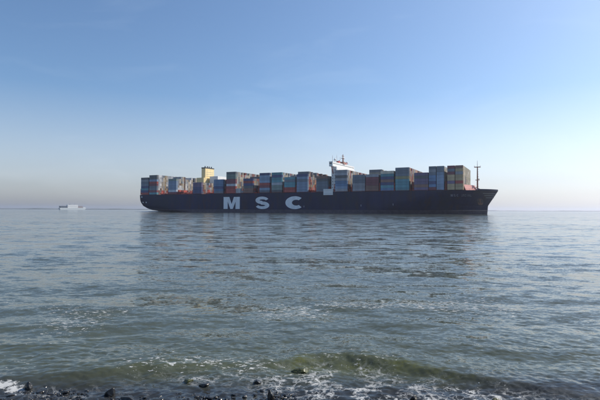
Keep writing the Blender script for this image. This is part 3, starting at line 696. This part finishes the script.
# ---- funnel
fx=sx(205.2,-8); fz0=ZD+.06; fz1=sz(205,167.2,-8); fzm=sz(205,177.0,-8)
q=MB(); q.box(fx-9,fx+1.5,-13,13,fz0,fzm-1.0); ec=q.build('engine_casing',M_cream,ship)
q=MB(); q.box(fx-5.6,fx,-8.2,8.2,fzm-.99,fz1-1.2); fn=q.build('funnel',M_cream,ship)
q=MB(); q.box(fx-5.8,fx+.12,-8.4,8.4,fz1-1.19,fz1); q.build('funnel_cap',M_black,fn)
for yy,dx in ((-5,-3),(-1.5,-2.2),(3,-3.2),(6,-2.4)):
    q=MB(); q.tube((fx+dx,yy,fz1),(fx+dx,yy,fz1+1.8),.6,n=8); q.build('exhaust_pipe',M_black,fn)
for k in range(3):
    q=MB(); q.box(fx-.02,fx+.08,-6.5,6.5,fzm+1+k*2.4,fzm+1.25+k*2.4); q.build('louvre',M_grey,fn)
q=MB(); zt_=sz(212,176.0,-8); q.box(fx+3,fx+15,-4,20,fzm-9,zt_); q.build('vent_house',M_white,ship)
# ---- foremast
mxp=sx(477.6,0)
zt=sz(477.6,160.5,0); q=MB(); q.tube((mxp,0,ZD+.06),(mxp,0,zt-6),.75,.42,10); q.tube((mxp,0,zt-6),(mxp,0,zt),.22,.1,6)
fm=q.build('foremast',M_mast,ship)
zc=sz(477.6,167,0); q=MB(); q.box(mxp-2.6,mxp+2.6,-2.4,2.4,zc-.2,zc+.2); q.box(mxp-2.6,mxp-2.4,-.1,.1,zc+.2,zc+1.4); q.box(mxp+2.4,mxp+2.6,-.1,.1,zc+.2,zc+1.4); q.build('crosstree',M_mast,fm)
zc2=sz(477.6,180,0); q=MB(); q.box(mxp-1.7,mxp+1.7,-1.5,1.5,zc2-.2,zc2+.2); q.tube((mxp+1.2,0,zc2+.2),(mxp+1.2,0,zc2+1.3),.3,n=6); q.build('lamp_platform',M_mast,fm)
for zz in np.arange(ZD+2,zt-7,2.2):
    q=MB(); q.box(mxp+.4,mxp+1.1,-.3,.3,zz,zz+.12); q.build('rung',M_mast,fm)
for s in (-1,1):
    q=MB(); q.tube((mxp-4.5,s*3,ZD+.06),(mxp-.3,0,zc2-6),.28,.18,6); q.build('mast_leg',M_mast,fm)
# ---- breakwater ahead of the foremost stack
xa=bay_info[-1][0]+14.5; q=MB(); zb_=ZD+5.2
for s in (-1,1):
    q.add([(xa,s*22,ZD+.06),(xa+7,0,ZD+.06),(xa+5,0,zb_),(xa-2,s*22,zb_),(xa-.5,s*22,ZD+.06),(xa+6.5,0,ZD+.06),(xa+4.5,0,zb_),(xa-2.5,s*22,zb_)],[(0,1,2,3),(5,4,7,6),(3,2,6,7),(0,3,7,4)])
q.build('breakwater',M_pink,ship)
# ---- foam of the wake under the stern and along the hull
def wake():
    V_=[];F_=[]; n=60; m_=10
    for i in range(n+1):
        x=XST-14+(58)*i/n
        for j in range(m_+1):
            y=-26+52*j/m_; e=(1-abs(2*j/m_-1)**3)*math.sin(math.pi*min(1,i/n*1.0))**.6
            V_.append((x,y,.03+e*(.75+.7*nz(i*3+j*11,j))))
    for i in range(n):
        for j in range(m_): a=i*(m_+1)+j; F_.append((a,a+m_+1,a+m_+2,a+1))
    o=mesh('wake_foam',V_,F_,mat('foam_white',(.72,.74,.76),.8,var=.2,scale=.5),smooth=True); o.location=W(0,0,0); o.rotation_euler=(0,0,-PSI)
    setp(o,'white churned wake foam under the stern of the container ship','foam',kind='stuff')
wake()

# ------------------------------------------------------------------ distant ship on the left horizon
D=2600; s=D/F; RZ=math.radians(48); fer=empty('cargo_ship',((59.2-300)*s,D,0),RZ)
setp(fer,'small distant white and grey ship on the left horizon','ship')
u=26.5*s/math.cos(RZ)/27*.66                    # one photo column along the turned hull
def block(x0,x1,z0,z1,w2,ra=0,rb=0):
    q=MB(); q.add([(x0+ra,-w2,z0),(x1-rb,-w2,z0),(x1,-w2,z1),(x0,-w2,z1),(x0+ra,w2,z0),(x1-rb,w2,z0),(x1,w2,z1),(x0,w2,z1)],[(0,1,2,3),(5,4,7,6),(3,2,6,7),(1,5,6,2),(4,0,3,7),(0,4,5,1)]); return q
block(0,27*u,-1,11,11,3,12).build('hull',mat('far_hull',(.62,.66,.66),.5),fer)
block(.3*u,7.6*u,11,22,10.5,4,0).build('stern_house',mat('far_dark',(.07,.09,.12),.5),fer)
dh=block(7.65*u,18*u,11,29,10.8,0,0).build('superstructure',M_white,fer)
block(18.05*u,23.5*u,11,22,10,0,8).build('forward_house',mat('far_grey',(.33,.27,.27),.6),fer)
block(23.6*u,26*u,11,14,9).build('foredeck',M_white,fer)
q=MB(); q.box(10*u,11.5*u,-3,3,29.02,33); q.build('funnel',M_grey,fer)
q=MB(); q.tube((15*u,0,29.02),(15*u,0,36),.6,.3,6); q.box(15*u-3,15*u+3,-.3,.3,33.5,34); q.build('mast',M_grey,fer)
for k in range(5):
    q=MB(); q.box(8.3*u+k*10,8.3*u+k*10+5,-11.0,-10.7,20,21.2); q.build('window',M_glass,dh)

# ------------------------------------------------------------------ air
hz=MB(); hz.box(-13500,13500,-13500,13500,-8.5,80); hzo=hz.build('haze',None); setp(hzo,'pale sea haze',kind='stuff')
hm=bpy.data.materials.new('haze_air'); hm.use_nodes=True; t=hm.node_tree; t.nodes.clear()
ho=N(t,'ShaderNodeOutputMaterial'); pv=N(t,'ShaderNodeVolumePrincipled'); pv.inputs['Density'].default_value=.00008; pv.inputs['Color'].default_value=(.76,.80,.93,1); pv.inputs['Anisotropy'].default_value=.5
t.links.new(pv.outputs[0],ho.inputs['Volume']); hzo.data.materials.append(hm)
S.cycles.volume_bounces=1; S.cycles.max_bounces=6
